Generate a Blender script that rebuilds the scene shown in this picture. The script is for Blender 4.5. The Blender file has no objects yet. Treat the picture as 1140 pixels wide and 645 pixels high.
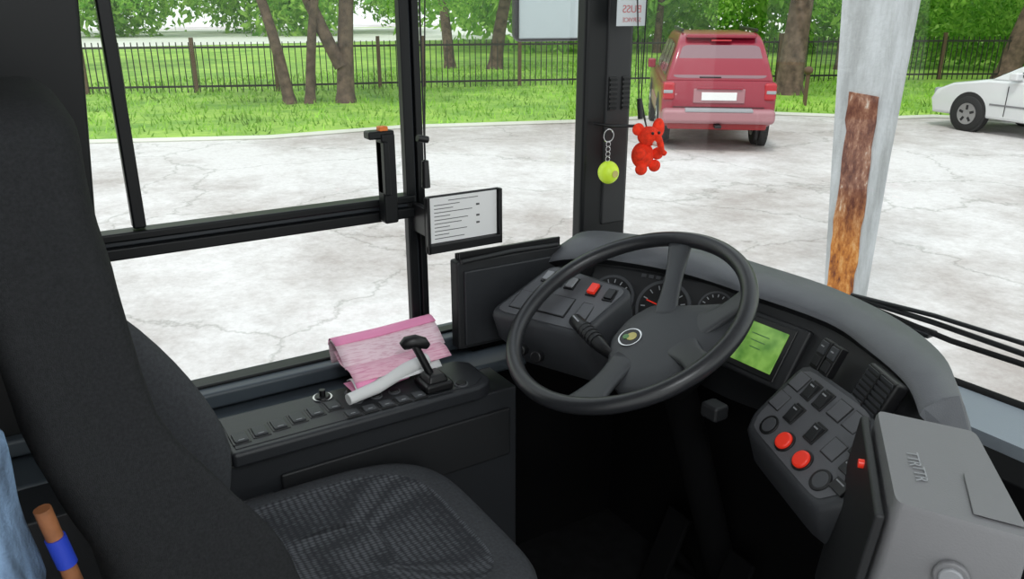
import bpy, bmesh, math, random
from mathutils import Vector, Matrix, noise
random.seed(7)
D=bpy.data
COL=bpy.context.scene.collection

# ------------------------------------------------------------------ materials
def mat(name,col,rough=.5,metal=0,var=.0,vscale=20,bump=0,bscale=200,emit=None,spec=.5,coat=0,stretch=None):
    m=D.materials.new(name); m.use_nodes=True
    nt=m.node_tree; p=nt.nodes['Principled BSDF']
    p.inputs['Base Color'].default_value=(*col,1)
    p.inputs['Roughness'].default_value=rough
    p.inputs['Metallic'].default_value=metal
    p.inputs['Specular IOR Level'].default_value=spec
    p.inputs['Coat Weight'].default_value=coat
    tc=nt.nodes.new('ShaderNodeTexCoord'); src=tc.outputs['Object']
    if stretch:
        mp=nt.nodes.new('ShaderNodeMapping'); mp.inputs['Scale'].default_value=stretch
        nt.links.new(src,mp.inputs['Vector']); src=mp.outputs[0]
    if var>0:
        n=nt.nodes.new('ShaderNodeTexNoise'); n.inputs['Scale'].default_value=vscale; n.inputs['Detail'].default_value=5
        nt.links.new(src,n.inputs['Vector'])
        r=nt.nodes.new('ShaderNodeValToRGB')
        r.color_ramp.elements[0].position=.3; r.color_ramp.elements[1].position=.7
        r.color_ramp.elements[0].color=(*[c*(1-var) for c in col],1)
        r.color_ramp.elements[1].color=(*[min(1,c*(1+var)) for c in col],1)
        nt.links.new(n.outputs['Fac'],r.inputs['Fac']); nt.links.new(r.outputs['Color'],p.inputs['Base Color'])
    if bump>0:
        n2=nt.nodes.new('ShaderNodeTexNoise'); n2.inputs['Scale'].default_value=bscale; n2.inputs['Detail'].default_value=3
        nt.links.new(tc.outputs['Object'],n2.inputs['Vector'])
        b=nt.nodes.new('ShaderNodeBump'); b.inputs['Strength'].default_value=bump; b.inputs['Distance'].default_value=.004
        nt.links.new(n2.outputs['Fac'],b.inputs['Height']); nt.links.new(b.outputs['Normal'],p.inputs['Normal'])
    if emit:
        p.inputs['Emission Color'].default_value=(*emit[0],1); p.inputs['Emission Strength'].default_value=emit[1]
    return m
M={}
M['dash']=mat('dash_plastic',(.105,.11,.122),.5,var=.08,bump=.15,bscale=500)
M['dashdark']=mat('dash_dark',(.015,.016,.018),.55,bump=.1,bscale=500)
M['undershade']=mat('under_dash_shade',(.003,.003,.0035),.9,spec=.1)  # shade below the dash put into the colour as near-black
M['pod']=mat('pod_plastic',(.044,.047,.053),.5,bump=.12,bscale=500)
M['podface']=mat('pod_face',(.105,.108,.118),.5,bump=.12,bscale=500)
M['blank']=mat('switch_blank',(.065,.068,.075),.5)
M['black']=mat('black_plastic',(.008,.008,.009),.4)
M['frame']=mat('black_frame',(.006,.007,.008),.4,spec=.3)
M['framelite']=mat('frame_edge',(.03,.035,.042),.35,metal=.2)
M['rubber']=mat('rubber',(.010,.010,.010),.8,spec=.3)
M['rim']=mat('wheel_rim_plastic',(.020,.021,.024),.33,bump=.05,bscale=600)
M['hub']=mat('hub_plastic',(.042,.045,.050),.48,bump=.12,bscale=500)
M['gray']=mat('gray_plastic',(.20,.20,.21),.5,bump=.12,bscale=400)
M['lgray']=mat('light_gray',(.32,.33,.35),.5,bump=.1,bscale=400)
M['cowl']=mat('cowl_gray',(.28,.32,.36),.5,bump=.1,bscale=400)
M['console']=mat('console_plastic',(.024,.026,.030),.42,bump=.1,bscale=500)
M['ledge']=mat('ledge_plastic',(.06,.075,.09),.42)
M['cloth']=mat('seat_cover_cloth',(.023,.024,.026),.95,var=.2,vscale=300,bump=.5,bscale=900,spec=.15)
M['cloth2']=mat('seat_side_cloth',(.058,.061,.067),.95,var=.15,vscale=200,bump=.4,bscale=900,spec=.15)
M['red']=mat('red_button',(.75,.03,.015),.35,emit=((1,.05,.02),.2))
M['redd']=mat('dark_red',(.3,.015,.02),.4)
M['white']=mat('white_paper',(.8,.8,.8),.7)
M['film']=mat('sticker_film',(.62,.66,.68),.5)
M['ink']=mat('ink',(.1,.1,.1),.7)
M['redink']=mat('red_ink',(.60,.20,.21),.7)
M['chrome']=mat('chrome',(.6,.6,.6),.2,metal=1)
M['floor']=mat('cab_floor',(.008,.008,.009),.8,var=.4,vscale=25,spec=.2)
M['wall']=mat('cab_wall',(.03,.031,.034),.6)
M['ceil']=mat('ceiling_panel',(.5,.5,.5),.7)
M['orange']=mat('orange',(.8,.2,.03),.4)
M['lime']=mat('lime_rubber',(.62,.85,.05),.4,emit=((.6,.9,.05),.12))  # faint glow added to brighten the ball; rubber gives no light
M['plush']=mat('red_plush',(.80,.035,.01),.95,var=.3,vscale=80,bump=.8,bscale=400,emit=((1,.05,.01),.10))  # faint emission added so the toy looks brighter; it is no lamp
M['plushw']=mat('white_plush',(.8,.75,.7),.95)
M['denim']=mat('denim',(.13,.20,.31),.9,var=.8,vscale=30,bump=.5,bscale=300,stretch=(1.5,1.5,.4))
M['wood']=mat('stick_wood',(.26,.10,.04),.5,var=.3,vscale=40)
M['blue']=mat('blue_tape',(.02,.05,.45),.35)
M['card']=mat('cardboard',(.55,.40,.25),.8)
M['green']=mat('badge_green',(.10,.25,.08),.4)
M['yellow']=mat('badge_yellow',(.55,.48,.15),.4)

def pattern_cloth():
    m=mat('seat_pattern_cloth',(.03,.032,.036),.95,spec=.15); nt=m.node_tree; p=nt.nodes['Principled BSDF']
    tc=nt.nodes.new('ShaderNodeTexCoord')
    mp=nt.nodes.new('ShaderNodeMapping'); mp.inputs['Scale'].default_value=(125,62,60)
    nt.links.new(tc.outputs['Object'],mp.inputs['Vector'])
    w=nt.nodes.new('ShaderNodeTexVoronoi'); w.inputs['Scale'].default_value=1.5; w.inputs['Randomness'].default_value=.2
    nt.links.new(mp.outputs[0],w.inputs['Vector'])
    r=nt.nodes.new('ShaderNodeValToRGB'); r.color_ramp.elements[0].color=(.12,.126,.138,1); r.color_ramp.elements[1].color=(.036,.038,.043,1)
    r.color_ramp.elements[0].position=.15; r.color_ramp.elements[1].position=.6
    nt.links.new(w.outputs['Distance'],r.inputs['Fac']); nt.links.new(r.outputs[0],p.inputs['Base Color'])
    b=nt.nodes.new('ShaderNodeBump'); b.invert=True; b.inputs['Strength'].default_value=.5; b.inputs['Distance'].default_value=.003
    nt.links.new(w.outputs['Distance'],b.inputs['Height']); nt.links.new(b.outputs[0],p.inputs['Normal'])
    return m
M['pattern']=pattern_cloth()

def glass_mat(name='window_glass',g=.035):
    m=D.materials.new(name); m.use_nodes=True; nt=m.node_tree; nt.nodes.clear()
    o=nt.nodes.new('ShaderNodeOutputMaterial'); t=nt.nodes.new('ShaderNodeBsdfTransparent'); t.inputs[0].default_value=(.97,.985,.98,1)
    gl=nt.nodes.new('ShaderNodeBsdfGlossy'); gl.inputs['Roughness'].default_value=.02
    mx=nt.nodes.new('ShaderNodeMixShader'); mx.inputs[0].default_value=g
    nt.links.new(t.outputs[0],mx.inputs[1]); nt.links.new(gl.outputs[0],mx.inputs[2]); nt.links.new(mx.outputs[0],o.inputs[0])
    return m
M['glass']=glass_mat()

def lcd_mat():
    m=mat('lcd_screen',(.08,.3,.06),.25); nt=m.node_tree; p=nt.nodes['Principled BSDF']
    tc=nt.nodes.new('ShaderNodeTexCoord'); n=nt.nodes.new('ShaderNodeTexNoise'); n.inputs['Scale'].default_value=30
    nt.links.new(tc.outputs['Object'],n.inputs['Vector'])
    r=nt.nodes.new('ShaderNodeValToRGB'); r.color_ramp.elements[0].color=(.07,.19,.025,1); r.color_ramp.elements[1].color=(.20,.38,.075,1)
    r.color_ramp.elements[0].position=.35; r.color_ramp.elements[1].position=.65
    nt.links.new(n.outputs['Fac'],r.inputs['Fac']); nt.links.new(r.outputs[0],p.inputs['Emission Color']); p.inputs['Emission Strength'].default_value=.55
    nt.links.new(r.outputs[0],p.inputs['Base Color'])
    return m
M['lcd']=lcd_mat()

def print_mat(name,a,b,sc=(230,22,230)):
    m=mat(name,a,.6); nt=m.node_tree; p=nt.nodes['Principled BSDF']
    tc=nt.nodes.new('ShaderNodeTexCoord')
    mp=nt.nodes.new('ShaderNodeMapping'); mp.inputs['Scale'].default_value=sc
    nt.links.new(tc.outputs['Object'],mp.inputs['Vector'])
    br=nt.nodes.new('ShaderNodeTexNoise'); br.inputs['Scale'].default_value=1.6; br.inputs['Detail'].default_value=2
    nt.links.new(mp.outputs[0],br.inputs['Vector'])
    r=nt.nodes.new('ShaderNodeValToRGB'); r.color_ramp.elements[0].color=(*a,1); r.color_ramp.elements[1].color=(*b,1)
    r.color_ramp.elements[0].position=.36; r.color_ramp.elements[1].position=.52
    nt.links.new(br.outputs['Fac'],r.inputs['Fac']); nt.links.new(r.outputs[0],p.inputs['Base Color'])
    return m
M['pinkp']=print_mat('pink_print',(.82,.34,.50),(.95,.56,.68))
M['pinkl']=print_mat('pale_print',(.80,.50,.60),(.95,.72,.80))
M['pink']=mat('pink_edge',(.95,.32,.56),.6)

def ground_mat():
    m=mat('concrete_lot',(.8,.77,.74),.9); nt=m.node_tree; p=nt.nodes['Principled BSDF']
    tc=nt.nodes.new('ShaderNodeTexCoord')
    n0=nt.nodes.new('ShaderNodeTexNoise'); n0.inputs['Scale'].default_value=1.1; n0.inputs['Detail'].default_value=9; n0.inputs['Roughness'].default_value=.65
    nt.links.new(tc.outputs['Object'],n0.inputs['Vector'])
    add=nt.nodes.new('ShaderNodeMixRGB'); add.blend_type='ADD'; add.inputs[0].default_value=1.5
    add.use_clamp=False
    nt.links.new(tc.outputs['Object'],add.inputs[1]); nt.links.new(n0.outputs['Color'],add.inputs[2])
    v=nt.nodes.new('ShaderNodeTexVoronoi'); v.feature='DISTANCE_TO_EDGE'; v.inputs['Scale'].default_value=.36
    nt.links.new(add.outputs[0],v.inputs['Vector'])
    r=nt.nodes.new('ShaderNodeValToRGB'); r.color_ramp.elements[0].color=(.60,.61,.58,1); r.color_ramp.elements[1].color=(1,1,1,1)
    r.color_ramp.elements[0].position=.0; r.color_ramp.elements[1].position=.010
    nt.links.new(v.outputs['Distance'],r.inputs['Fac'])
    n1=nt.nodes.new('ShaderNodeTexNoise'); n1.inputs['Scale'].default_value=.30; n1.inputs['Detail'].default_value=10; n1.inputs['Roughness'].default_value=.75
    nt.links.new(tc.outputs['Object'],n1.inputs['Vector'])
    r1=nt.nodes.new('ShaderNodeValToRGB'); r1.color_ramp.elements[0].color=(.40,.36,.34,1); r1.color_ramp.elements[1].color=(.68,.66,.655,1)
    r1.color_ramp.elements[0].position=.37; r1.color_ramp.elements[1].position=.57
    nt.links.new(n1.outputs['Fac'],r1.inputs['Fac'])
    n2=nt.nodes.new('ShaderNodeTexNoise'); n2.inputs['Scale'].default_value=14; n2.inputs['Detail'].default_value=8; n2.inputs['Roughness'].default_value=.8
    nt.links.new(tc.outputs['Object'],n2.inputs['Vector'])
    r2=nt.nodes.new('ShaderNodeValToRGB'); r2.color_ramp.elements[0].color=(.84,.83,.82,1); r2.color_ramp.elements[1].color=(1.0,1.0,1.0,1)
    r2.color_ramp.elements[0].position=.34; r2.color_ramp.elements[1].position=.56
    nt.links.new(n2.outputs['Fac'],r2.inputs['Fac'])
    mu=nt.nodes.new('ShaderNodeMixRGB'); mu.blend_type='MULTIPLY'; mu.inputs[0].default_value=.8
    nt.links.new(r1.outputs[0],mu.inputs[1]); nt.links.new(r.outputs[0],mu.inputs[2])
    mu2=nt.nodes.new('ShaderNodeMixRGB'); mu2.blend_type='MULTIPLY'; mu2.inputs[0].default_value=1
    nt.links.new(mu.outputs[0],mu2.inputs[1]); nt.links.new(r2.outputs[0],mu2.inputs[2]); nt.links.new(mu2.outputs[0],p.inputs['Base Color'])
    return m
M['ground']=ground_mat()
def grass_mat():
    m=mat('lawn_grass',(.2,.42,.06),.9); nt=m.node_tree; p=nt.nodes['Principled BSDF']
    tc=nt.nodes.new('ShaderNodeTexCoord'); n=nt.nodes.new('ShaderNodeTexNoise'); n.inputs['Scale'].default_value=.7; n.inputs['Detail'].default_value=12; n.inputs['Roughness'].default_value=.8
    nt.links.new(tc.outputs['Object'],n.inputs['Vector'])
    r=nt.nodes.new('ShaderNodeValToRGB'); e=r.color_ramp.elements
    e[0].position=.36; e[0].color=(.09,.25,.02,1); e[1].position=.64; e[1].color=(.38,.58,.09,1)
    nt.links.new(n.outputs['Fac'],r.inputs['Fac']); nt.links.new(r.outputs[0],p.inputs['Base Color'])
    return m
M['grass']=grass_mat()
M['blade']=mat('grass_blade',(.24,.45,.05),.8,var=.5,vscale=1.2)
M['road']=mat('far_road',(.62,.64,.56),.9,var=.10,vscale=.3)
M['fence']=mat('fence_iron',(.022,.02,.017),.6)
M['fpost']=mat('fence_post',(.12,.07,.045),.8)
M['bark']=mat('tree_bark',(.13,.085,.065),.9,var=.5,vscale=6,bump=1,bscale=12)
def leaf_mat(name,a,b):
    m=mat(name,a,.6); nt=m.node_tree; p=nt.nodes['Principled BSDF']
    tc=nt.nodes.new('ShaderNodeTexCoord'); n=nt.nodes.new('ShaderNodeTexNoise'); n.inputs['Scale'].default_value=3
    nt.links.new(tc.outputs['Object'],n.inputs['Vector'])
    r=nt.nodes.new('ShaderNodeValToRGB'); r.color_ramp.elements[0].color=(*a,1); r.color_ramp.elements[1].color=(*b,1)
    r.color_ramp.elements[0].position=.35;r.color_ramp.elements[1].position=.65
    nt.links.new(n.outputs['Fac'],r.inputs['Fac']); nt.links.new(r.outputs[0],p.inputs['Base Color'])
    tr=nt.nodes.new('ShaderNodeBsdfTranslucent'); nt.links.new(r.outputs[0],tr.inputs[0])
    mx=nt.nodes.new('ShaderNodeMixShader'); mx.inputs[0].default_value=.5
    o=nt.nodes['Material Output']; nt.links.new(p.outputs[0],mx.inputs[1]); nt.links.new(tr.outputs[0],mx.inputs[2]); nt.links.new(mx.outputs[0],o.inputs[0])
    return m
M['leaf']=leaf_mat('tree_leaves',(.12,.34,.03),(.46,.72,.14))
def pole_mat():
    m=mat('pole_concrete',(.5,.52,.54),.9,bump=.7,bscale=50); nt=m.node_tree; p=nt.nodes['Principled BSDF']
    tc=nt.nodes.new('ShaderNodeTexCoord'); mp=nt.nodes.new('ShaderNodeMapping'); mp.inputs['Scale'].default_value=(6,6,1.3)
    nt.links.new(tc.outputs['Object'],mp.inputs['Vector'])
    n=nt.nodes.new('ShaderNodeTexNoise'); n.inputs['Scale'].default_value=1.6; n.inputs['Detail'].default_value=9; n.inputs['Roughness'].default_value=.7
    nt.links.new(mp.outputs[0],n.inputs['Vector'])
    r=nt.nodes.new('ShaderNodeValToRGB'); e=r.color_ramp.elements
    e[0].position=.30; e[0].color=(.28,.29,.29,1); e[1].position=.62; e[1].color=(.50,.52,.54,1)
    nt.links.new(n.outputs['Fac'],r.inputs['Fac']); nt.links.new(r.outputs[0],p.inputs['Base Color'])
    return m
M['pole']=pole_mat()
def rust_mat():
    m=mat('rust_plate',(.4,.2,.1),.9,bump=.8,bscale=40,spec=.2); nt=m.node_tree; p=nt.nodes['Principled BSDF']
    tc=nt.nodes.new('ShaderNodeTexCoord'); mp=nt.nodes.new('ShaderNodeMapping'); mp.inputs['Scale'].default_value=(9,9,3.6)
    nt.links.new(tc.outputs['Object'],mp.inputs['Vector'])
    n=nt.nodes.new('ShaderNodeTexNoise'); n.inputs['Scale'].default_value=2.4; n.inputs['Detail'].default_value=10; n.inputs['Roughness'].default_value=.72
    nt.links.new(mp.outputs[0],n.inputs['Vector'])
    def ramp(cs):
        r=nt.nodes.new('ShaderNodeValToRGB'); e=r.color_ramp.elements
        e[0].position=cs[0][0]; e[0].color=(*cs[0][1],1); e[1].position=cs[-1][0]; e[1].color=(*cs[-1][1],1)
        for q in cs[1:-1]: x=e.new(q[0]); x.color=(*q[1],1)
        nt.links.new(n.outputs['Fac'],r.inputs['Fac']); return r
    ra=ramp([(.38,(.10,.035,.025)),(.50,(.20,.085,.055)),(.58,(.33,.17,.11)),(.64,(.55,.47,.40))])
    rb=ramp([(.34,(.13,.04,.025)),(.48,(.46,.17,.04)),(.58,(.60,.30,.10)),(.66,(.62,.48,.32))])
    s=nt.nodes.new('ShaderNodeSeparateXYZ'); nt.links.new(tc.outputs['Object'],s.inputs[0])
    mr=nt.nodes.new('ShaderNodeMapRange'); mr.inputs[1].default_value=.45; mr.inputs[2].default_value=.15
    nt.links.new(s.outputs['Z'],mr.inputs[0])
    mx=nt.nodes.new('ShaderNodeMixRGB'); nt.links.new(mr.outputs[0],mx.inputs[0]); nt.links.new(ra.outputs[0],mx.inputs[1]); nt.links.new(rb.outputs[0],mx.inputs[2])
    nt.links.new(mx.outputs[0],p.inputs['Base Color'])
    return m
M['rust']=rust_mat()
M['carred']=mat('car_red_paint',(.27,.012,.033),.28,coat=.5)
M['carredlow']=mat('car_bumper',(.36,.17,.19),.4)
M['carwhite']=mat('car_white_paint',(.70,.71,.72),.25,coat=.6)
M['carglass']=mat('car_glass',(.24,.14,.16),.12,spec=.7)
M['carglassd']=mat('car_glass_dark',(.05,.055,.06),.08,spec=.8)
M['tail']=mat('tail_light',(.42,.01,.02),.2,coat=.5)
M['tire']=mat('tire',(.02,.02,.02),.8)
M['alloy']=mat('alloy',(.45,.45,.46),.3,metal=.8)
M['mirror']=mat('mirror_face',(.50,.56,.58),.15,metal=.6)

# ------------------------------------------------------------------ geometry helpers
def group(name):
    e=D.objects.new(name,None); e.empty_display_size=.05; COL.objects.link(e); return e
def mk(name,verts,faces,m,parent=None,smooth=False,bevel=0,seg=3,angle=35,sharp=None):
    me=D.meshes.new(name); me.from_pydata([tuple(v) for v in verts],[],faces); me.validate()
    bm=bmesh.new(); bm.from_mesh(me); bmesh.ops.recalc_face_normals(bm,faces=bm.faces); bm.to_mesh(me); bm.free()
    ms=m if isinstance(m,(list,tuple)) else [m]
    for x in ms: me.materials.append(M[x] if isinstance(x,str) else x)
    ob=D.objects.new(name,me); COL.objects.link(ob)
    if parent: ob.parent=parent
    if smooth or bevel:
        for p in me.polygons: p.use_smooth=True
        if not bevel and sharp is not None: me.set_sharp_from_angle(angle=math.radians(sharp))
    if bevel:
        b=ob.modifiers.new('b','BEVEL'); b.width=bevel; b.segments=seg; b.limit_method='ANGLE'; b.angle_limit=math.radians(angle); b.harden_normals=True
    return ob
CUBE_F=[(0,1,3,2),(4,6,7,5),(0,4,5,1),(2,3,7,6),(0,2,6,4),(1,5,7,3)]
def cubev(a,b):
    return [Vector((x,y,z)) for x in (a[0],b[0]) for y in (a[1],b[1]) for z in (a[2],b[2])]
def box(name,a,b,m,parent=None,bevel=0.003,seg=2):
    return mk(name,cubev(a,b),CUBE_F,m,parent,bevel=bevel,seg=seg)
def boxM(name,MX,size,m,parent=None,bevel=.0015,seg=2,off=(0,0,0)):
    s=[x/2 for x in size]
    vs=[MX@(v+Vector(off)) for v in cubev((-s[0],-s[1],-s[2]),s)]
    return mk(name,vs,CUBE_F,m,parent,bevel=bevel,seg=seg)
def frameM(o,u,v):
    u=Vector(u).normalized(); n=u.cross(Vector(v)).normalized(); w=n.cross(u)
    m=Matrix((u,w,n)).transposed().to_4x4(); m.translation=Vector(o); return m
def tube(name,pts,r,m,parent=None,seg=10,closed=False,caps=True,radii=None):
    pts=[Vector(p) for p in pts]; n=len(pts); vs=[];fs=[]
    up=None
    for i,p in enumerate(pts):
        if closed: t=(pts[(i+1)%n]-pts[i-1]).normalized()
        else: t=(pts[min(i+1,n-1)]-pts[max(i-1,0)]).normalized()
        if up is None:
            up=Vector((0,0,1)) if abs(t.z)<.9 else Vector((1,0,0))
        s=t.cross(up).normalized(); up=s.cross(t).normalized()
        rr=radii[i] if radii else r
        for k in range(seg):
            a=2*math.pi*k/seg; vs.append(p+rr*(math.cos(a)*s+math.sin(a)*up))
    for i in range(n if closed else n-1):
        j=(i+1)%n
        for k in range(seg):
            l=(k+1)%seg; fs.append((i*seg+k,i*seg+l,j*seg+l,j*seg+k))
    if not closed and caps:
        fs.append(tuple(range(seg))[::-1]); fs.append(tuple((n-1)*seg+k for k in range(seg)))
    return mk(name,vs,fs,m,parent,smooth=True,sharp=50)
def cyl(name,a,b,r,m,parent=None,seg=24,r2=None,bevel=0):
    a=Vector(a);b=Vector(b)
    o=tube(name,[a,b],r,m,parent,seg=seg,radii=[r,r if r2 is None else r2])
    if bevel:
        bb=o.modifiers.new('b','BEVEL');bb.width=bevel;bb.segments=2;bb.limit_method='ANGLE';bb.angle_limit=.8
    return o
def prism(name,outline,depthvec,m,parent=None,bevel=.003,seg=2,scale2=1.0):
    o=[Vector(p) for p in outline]; n=len(o); c=sum(o,Vector())/n; dv=Vector(depthvec)
    vs=o+[c+(p-c)*scale2+dv for p in o]
    fs=[tuple(range(n)),tuple(range(n,2*n))[::-1]]+[(i,(i+1)%n,n+(i+1)%n,n+i) for i in range(n)]
    return mk(name,vs,fs,m,parent,bevel=bevel,seg=seg)
def rings(name,rs,m,parent=None,closed=True,cap0=True,cap1=True,smooth=True,sharp=None,bevel=0):
    n=len(rs[0]);vs=[p for r in rs for p in r];fs=[]
    for i in range(len(rs)-1):
        for k in range(n if closed else n-1):
            l=(k+1)%n; fs.append((i*n+k,i*n+l,(i+1)*n+l,(i+1)*n+k))
    if cap0: fs.append(tuple(range(n))[::-1])
    if cap1: fs.append(tuple((len(rs)-1)*n+k for k in range(n)))
    return mk(name,vs,fs,m,parent,smooth=smooth,sharp=sharp,bevel=bevel)
def crom(P,sub=5):
    out=[]
    n=len(P)
    for i in range(n-1):
        p0=P[max(i-1,0)];p1=P[i];p2=P[i+1];p3=P[min(i+2,n-1)]
        for s in range(sub):
            t=s/sub
            out.append(.5*((2*p1)+(p2-p0)*t+(2*p0-5*p1+4*p2-p3)*t*t+(3*p1-p0-3*p2+p3)*t**3))
    out.append(P[-1].copy()); return out
def sring(cx,cy,hx,hy,z,n=40,e=.5,fn=None):
    out=[]
    for k in range(n):
        a=2*math.pi*k/n; c,s=math.cos(a),math.sin(a)
        x=hx*math.copysign(abs(c)**e,c); y=hy*math.copysign(abs(s)**e,s)
        p=Vector((cx+x,cy+y,z))
        if fn: p=fn(p,x/hx,y/hy)
        out.append(p)
    return out
def ellipsoid(name,c,r,m,parent=None,rot=None,n=16):
    bm=bmesh.new(); bmesh.ops.create_uvsphere(bm,u_segments=n*2,v_segments=n,radius=1)
    MX=Matrix.Translation(Vector(c))@(rot if rot else Matrix.Identity(4))@Matrix.Diagonal((*r,1))
    bmesh.ops.transform(bm,matrix=MX,verts=bm.verts)
    me=D.meshes.new(name);bm.to_mesh(me);bm.free(); me.materials.append(M[m])
    for p in me.polygons:p.use_smooth=True
    ob=D.objects.new(name,me);COL.objects.link(ob)
    if parent: ob.parent=parent
    return ob
def text(name,body,MX,size,m,parent):
    cu=D.curves.new(name,'FONT'); cu.body=body; cu.size=size; cu.extrude=.0003; cu.align_x='CENTER'; cu.align_y='CENTER'
    cu.materials.append(M[m]); ob=D.objects.new(name,cu); COL.objects.link(ob); ob.matrix_world=MX; ob.parent=parent; return ob

# ------------------------------------------------------------------ camera
cam=D.cameras.new('camera'); cam.sensor_width=36; cam.lens=28.01; cam.clip_start=.05; cam.clip_end=500
co=D.objects.new('camera',cam); COL.objects.link(co)
co.location=(0,0,1.32); co.rotation_euler=(math.radians(90-19.7),0,math.radians(58))
bpy.context.scene.camera=co

# ------------------------------------------------------------------ bus shell
G=-.83
X=-1.5
wl=group('wall_left')
box('lower_panel',(X-.05,-.6,G+.35),(X+.0,1.28,.60),'wall',wl)
box('sill',(X-.05,-.6,.585),(X+.04,1.26,.620),'ledge',wl,bevel=.008)
box('header',(X-.05,-.6,1.78),(X+.02,1.28,2.15),'frame',wl)
prism('rear_pillar',[(X-.05,-.6,.6),(X-.05,.088,.6),(X-.05,.094,.95),(X-.05,.128,1.33),(X-.05,.20,2.1),(X-.05,-.6,2.1)],(.07,0,0),'frame',wl,bevel=.006)
w1=group('window_1')
box('rail_low',(X-.02,.08,.900),(X+.02,.69,.922),'frame',w1,bevel=.004)
box('rail_groove',(X-.02,.08,.922),(X+.010,.69,.932),'framelite',w1)
box('rail_top',(X-.02,.08,.932),(X+.02,.69,.948),'frame',w1,bevel=.004)
box('sash_post',(X-.012,.152,.95),(X+.012,.174,1.8),'frame',w1,bevel=.004)
box('head_rail',(X-.03,.08,1.75),(X+.03,.69,1.8),'frame',w1)
box('bottom_rail',(X-.03,.08,.612),(X+.01,.69,.626),'frame',w1)
box('post_inner',(X-.01,.674,.62),(X+.012,.694,1.8),'frame',w1,bevel=.003)
box('post_gap',(X-.01,.694,.62),(X+.004,.700,1.8),'framelite',w1)
box('post_outer',(X-.01,.700,.62),(X+.012,.716,1.8),'frame',w1,bevel=.003)
mk('pane_low',[(X,.08,.62),(X,.67,.62),(X,.67,.91),(X,.08,.91)],[(0,1,2,3)],'glass',w1)
mk('pane_top',[(X,.08,.94),(X,.67,.94),(X,.67,1.77),(X,.08,1.77)],[(0,1,2,3)],'glass',w1)
w2=group('window_2')
mk('pane',[(X,.72,.62),(X,1.1,.62),(X,1.1,1.77),(X,.72,1.77)],[(0,1,2,3)],'glass',w2)
box('bottom_rail',(X-.02,.72,.612),(X+.01,1.1,.626),'frame',w2)
pl=group('corner_pillar')
box('pillar_body',(X-.005,1.108,G+.4),(X+.035,1.245,2.1),'frame',pl,bevel=.01)
box('pillar_face',(X+.03,1.165,.82),(X+.040,1.235,2.05),'dashdark',pl,bevel=.006)
for i,yy in enumerate((1.182,1.220)):
    box(f'vent_recess_{i}',(X+.038,yy-.011,1.09),(X+.043,yy+.011,1.165),'black',pl,bevel=.001)
    for k in range(7):
        box(f'vent_slat_{i}_{k}',(X+.041,yy-.010,1.093+k*.0105),(X+.046,yy+.010,1.098+k*.0105),'frame',pl,bevel=0)
ws=group('window_3')
path=[(-1.5,1.25),(-1.47,1.36),(-1.40,1.44),(-1.28,1.49),(-1.0,1.52),(-.5,1.54),(0,1.545),(.5,1.54),(1.0,1.52)]
vs=[];fs=[]
for i,(x,y) in enumerate(path):
    vs+= [(x,y,.60),(x,y-.04,1.95)]
    if i: fs.append((2*i-2,2*i,2*i+1,2*i-1))
mk('windshield_pane',vs,fs,'glass',ws,smooth=True)
tube('windshield_seal',[(x,y,.60) for x,y in path],.010,'rubber',ws)
tube('windshield_head',[(x,y-.04,1.95) for x,y in path],.03,'frame',ws)
fw=group('wall_front')
o=[Vector((x,y-.005,.60)) for x,y in path]
vs=[];fs=[]
for i,p in enumerate(o):
    iy=1.38 if i>=3 else p.y-.02
    vs+=[p+Vector((0,0,0)),p+Vector((0,0,-1.05)),Vector((p.x,iy,.60)) ,Vector((p.x,iy,-.02))]
    if i:
        a=4*(i-1);b=4*i
        fs+=[(a,b,b+1,a+1),(a,a+2,b+2,b),(a+2,a+3,b+3,b+2)]
mk('cowl',vs,fs,'cowl',fw,smooth=True,sharp=40)
box('knee_panel',(-1.49,1.22,0),(-.45,1.30,.62),'undershade',fw)
box('gap_filler_panel',(-1.49,.80,0),(-1.45,1.24,.60),'undershade',fw)  # dark filler added to stop light leaking past the knee panel
box('floor',(-1.5,-.6,-.06),(-.3,1.36,0),'floor',None,bevel=.0)
box('floor_aisle',(-.3,-1.5,-.36),(1.1,1.4,-.30),'floor',None,bevel=0)
box('floor_step',(-.31,-.6,-.36),(-.29,1.36,0),'floor',None,bevel=0)
box('ceiling',(-1.55,-1.2,2.13),(1.1,1.52,2.17),'ceil',None,bevel=0)
box('wall_rear',(-1.5,-.42,0),(-.62,-.38,2.1),'wall',None)

h=group('window_handle')
box('grip',(X+.025,.604,.905),(X+.058,.634,1.085),'frame',h,bevel=.005)
box('hook',(X+.025,.580,1.074),(X+.055,.634,1.090),'frame',h,bevel=.004)
box('foot',(X+.03,.604,.965),(X+.068,.616,1.07),'frame',h,bevel=.003)
box('release_tab',(X+.035,.604,1.088),(X+.052,.622,1.098),'orange',h,bevel=.002)
ch=group('notice_holder')
box('back_plate',(-1.432,.683,.835),(-1.424,.860,.955),'black',ch,bevel=.004)
box('lower_lip',(-1.426,.683,.835),(-1.414,.860,.855),'black',ch,bevel=.003)
box('side_lip_1',(-1.426,.683,.835),(-1.414,.690,.955),'black',ch,bevel=.002)
box('side_lip_2',(-1.426,.853,.835),(-1.414,.860,.955),'black',ch,bevel=.002)
box('paper',(-1.424,.693,.856),(-1.4225,.850,.951),'white',ch,bevel=0)
for k in range(11):
    L=random.uniform(.03,.12) if k else .07
    y0=.702 if k else .735
    box(f'print_line_{k}',(-1.4228,y0,.942-k*.0078),(-1.4221,y0+L,.9435-k*.0078),'ink',ch,bevel=0)
    if k in(2,5,7): box(f'print_blk_{k}',(-1.4228,.80,.940-k*.0078),(-1.4221,.808,.9440-k*.0078),'ink',ch,bevel=0)
box('clamp',(-1.49,.684,.87),(-1.43,.70,.93),'black',ch)
bc=group('blind_cord')
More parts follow.
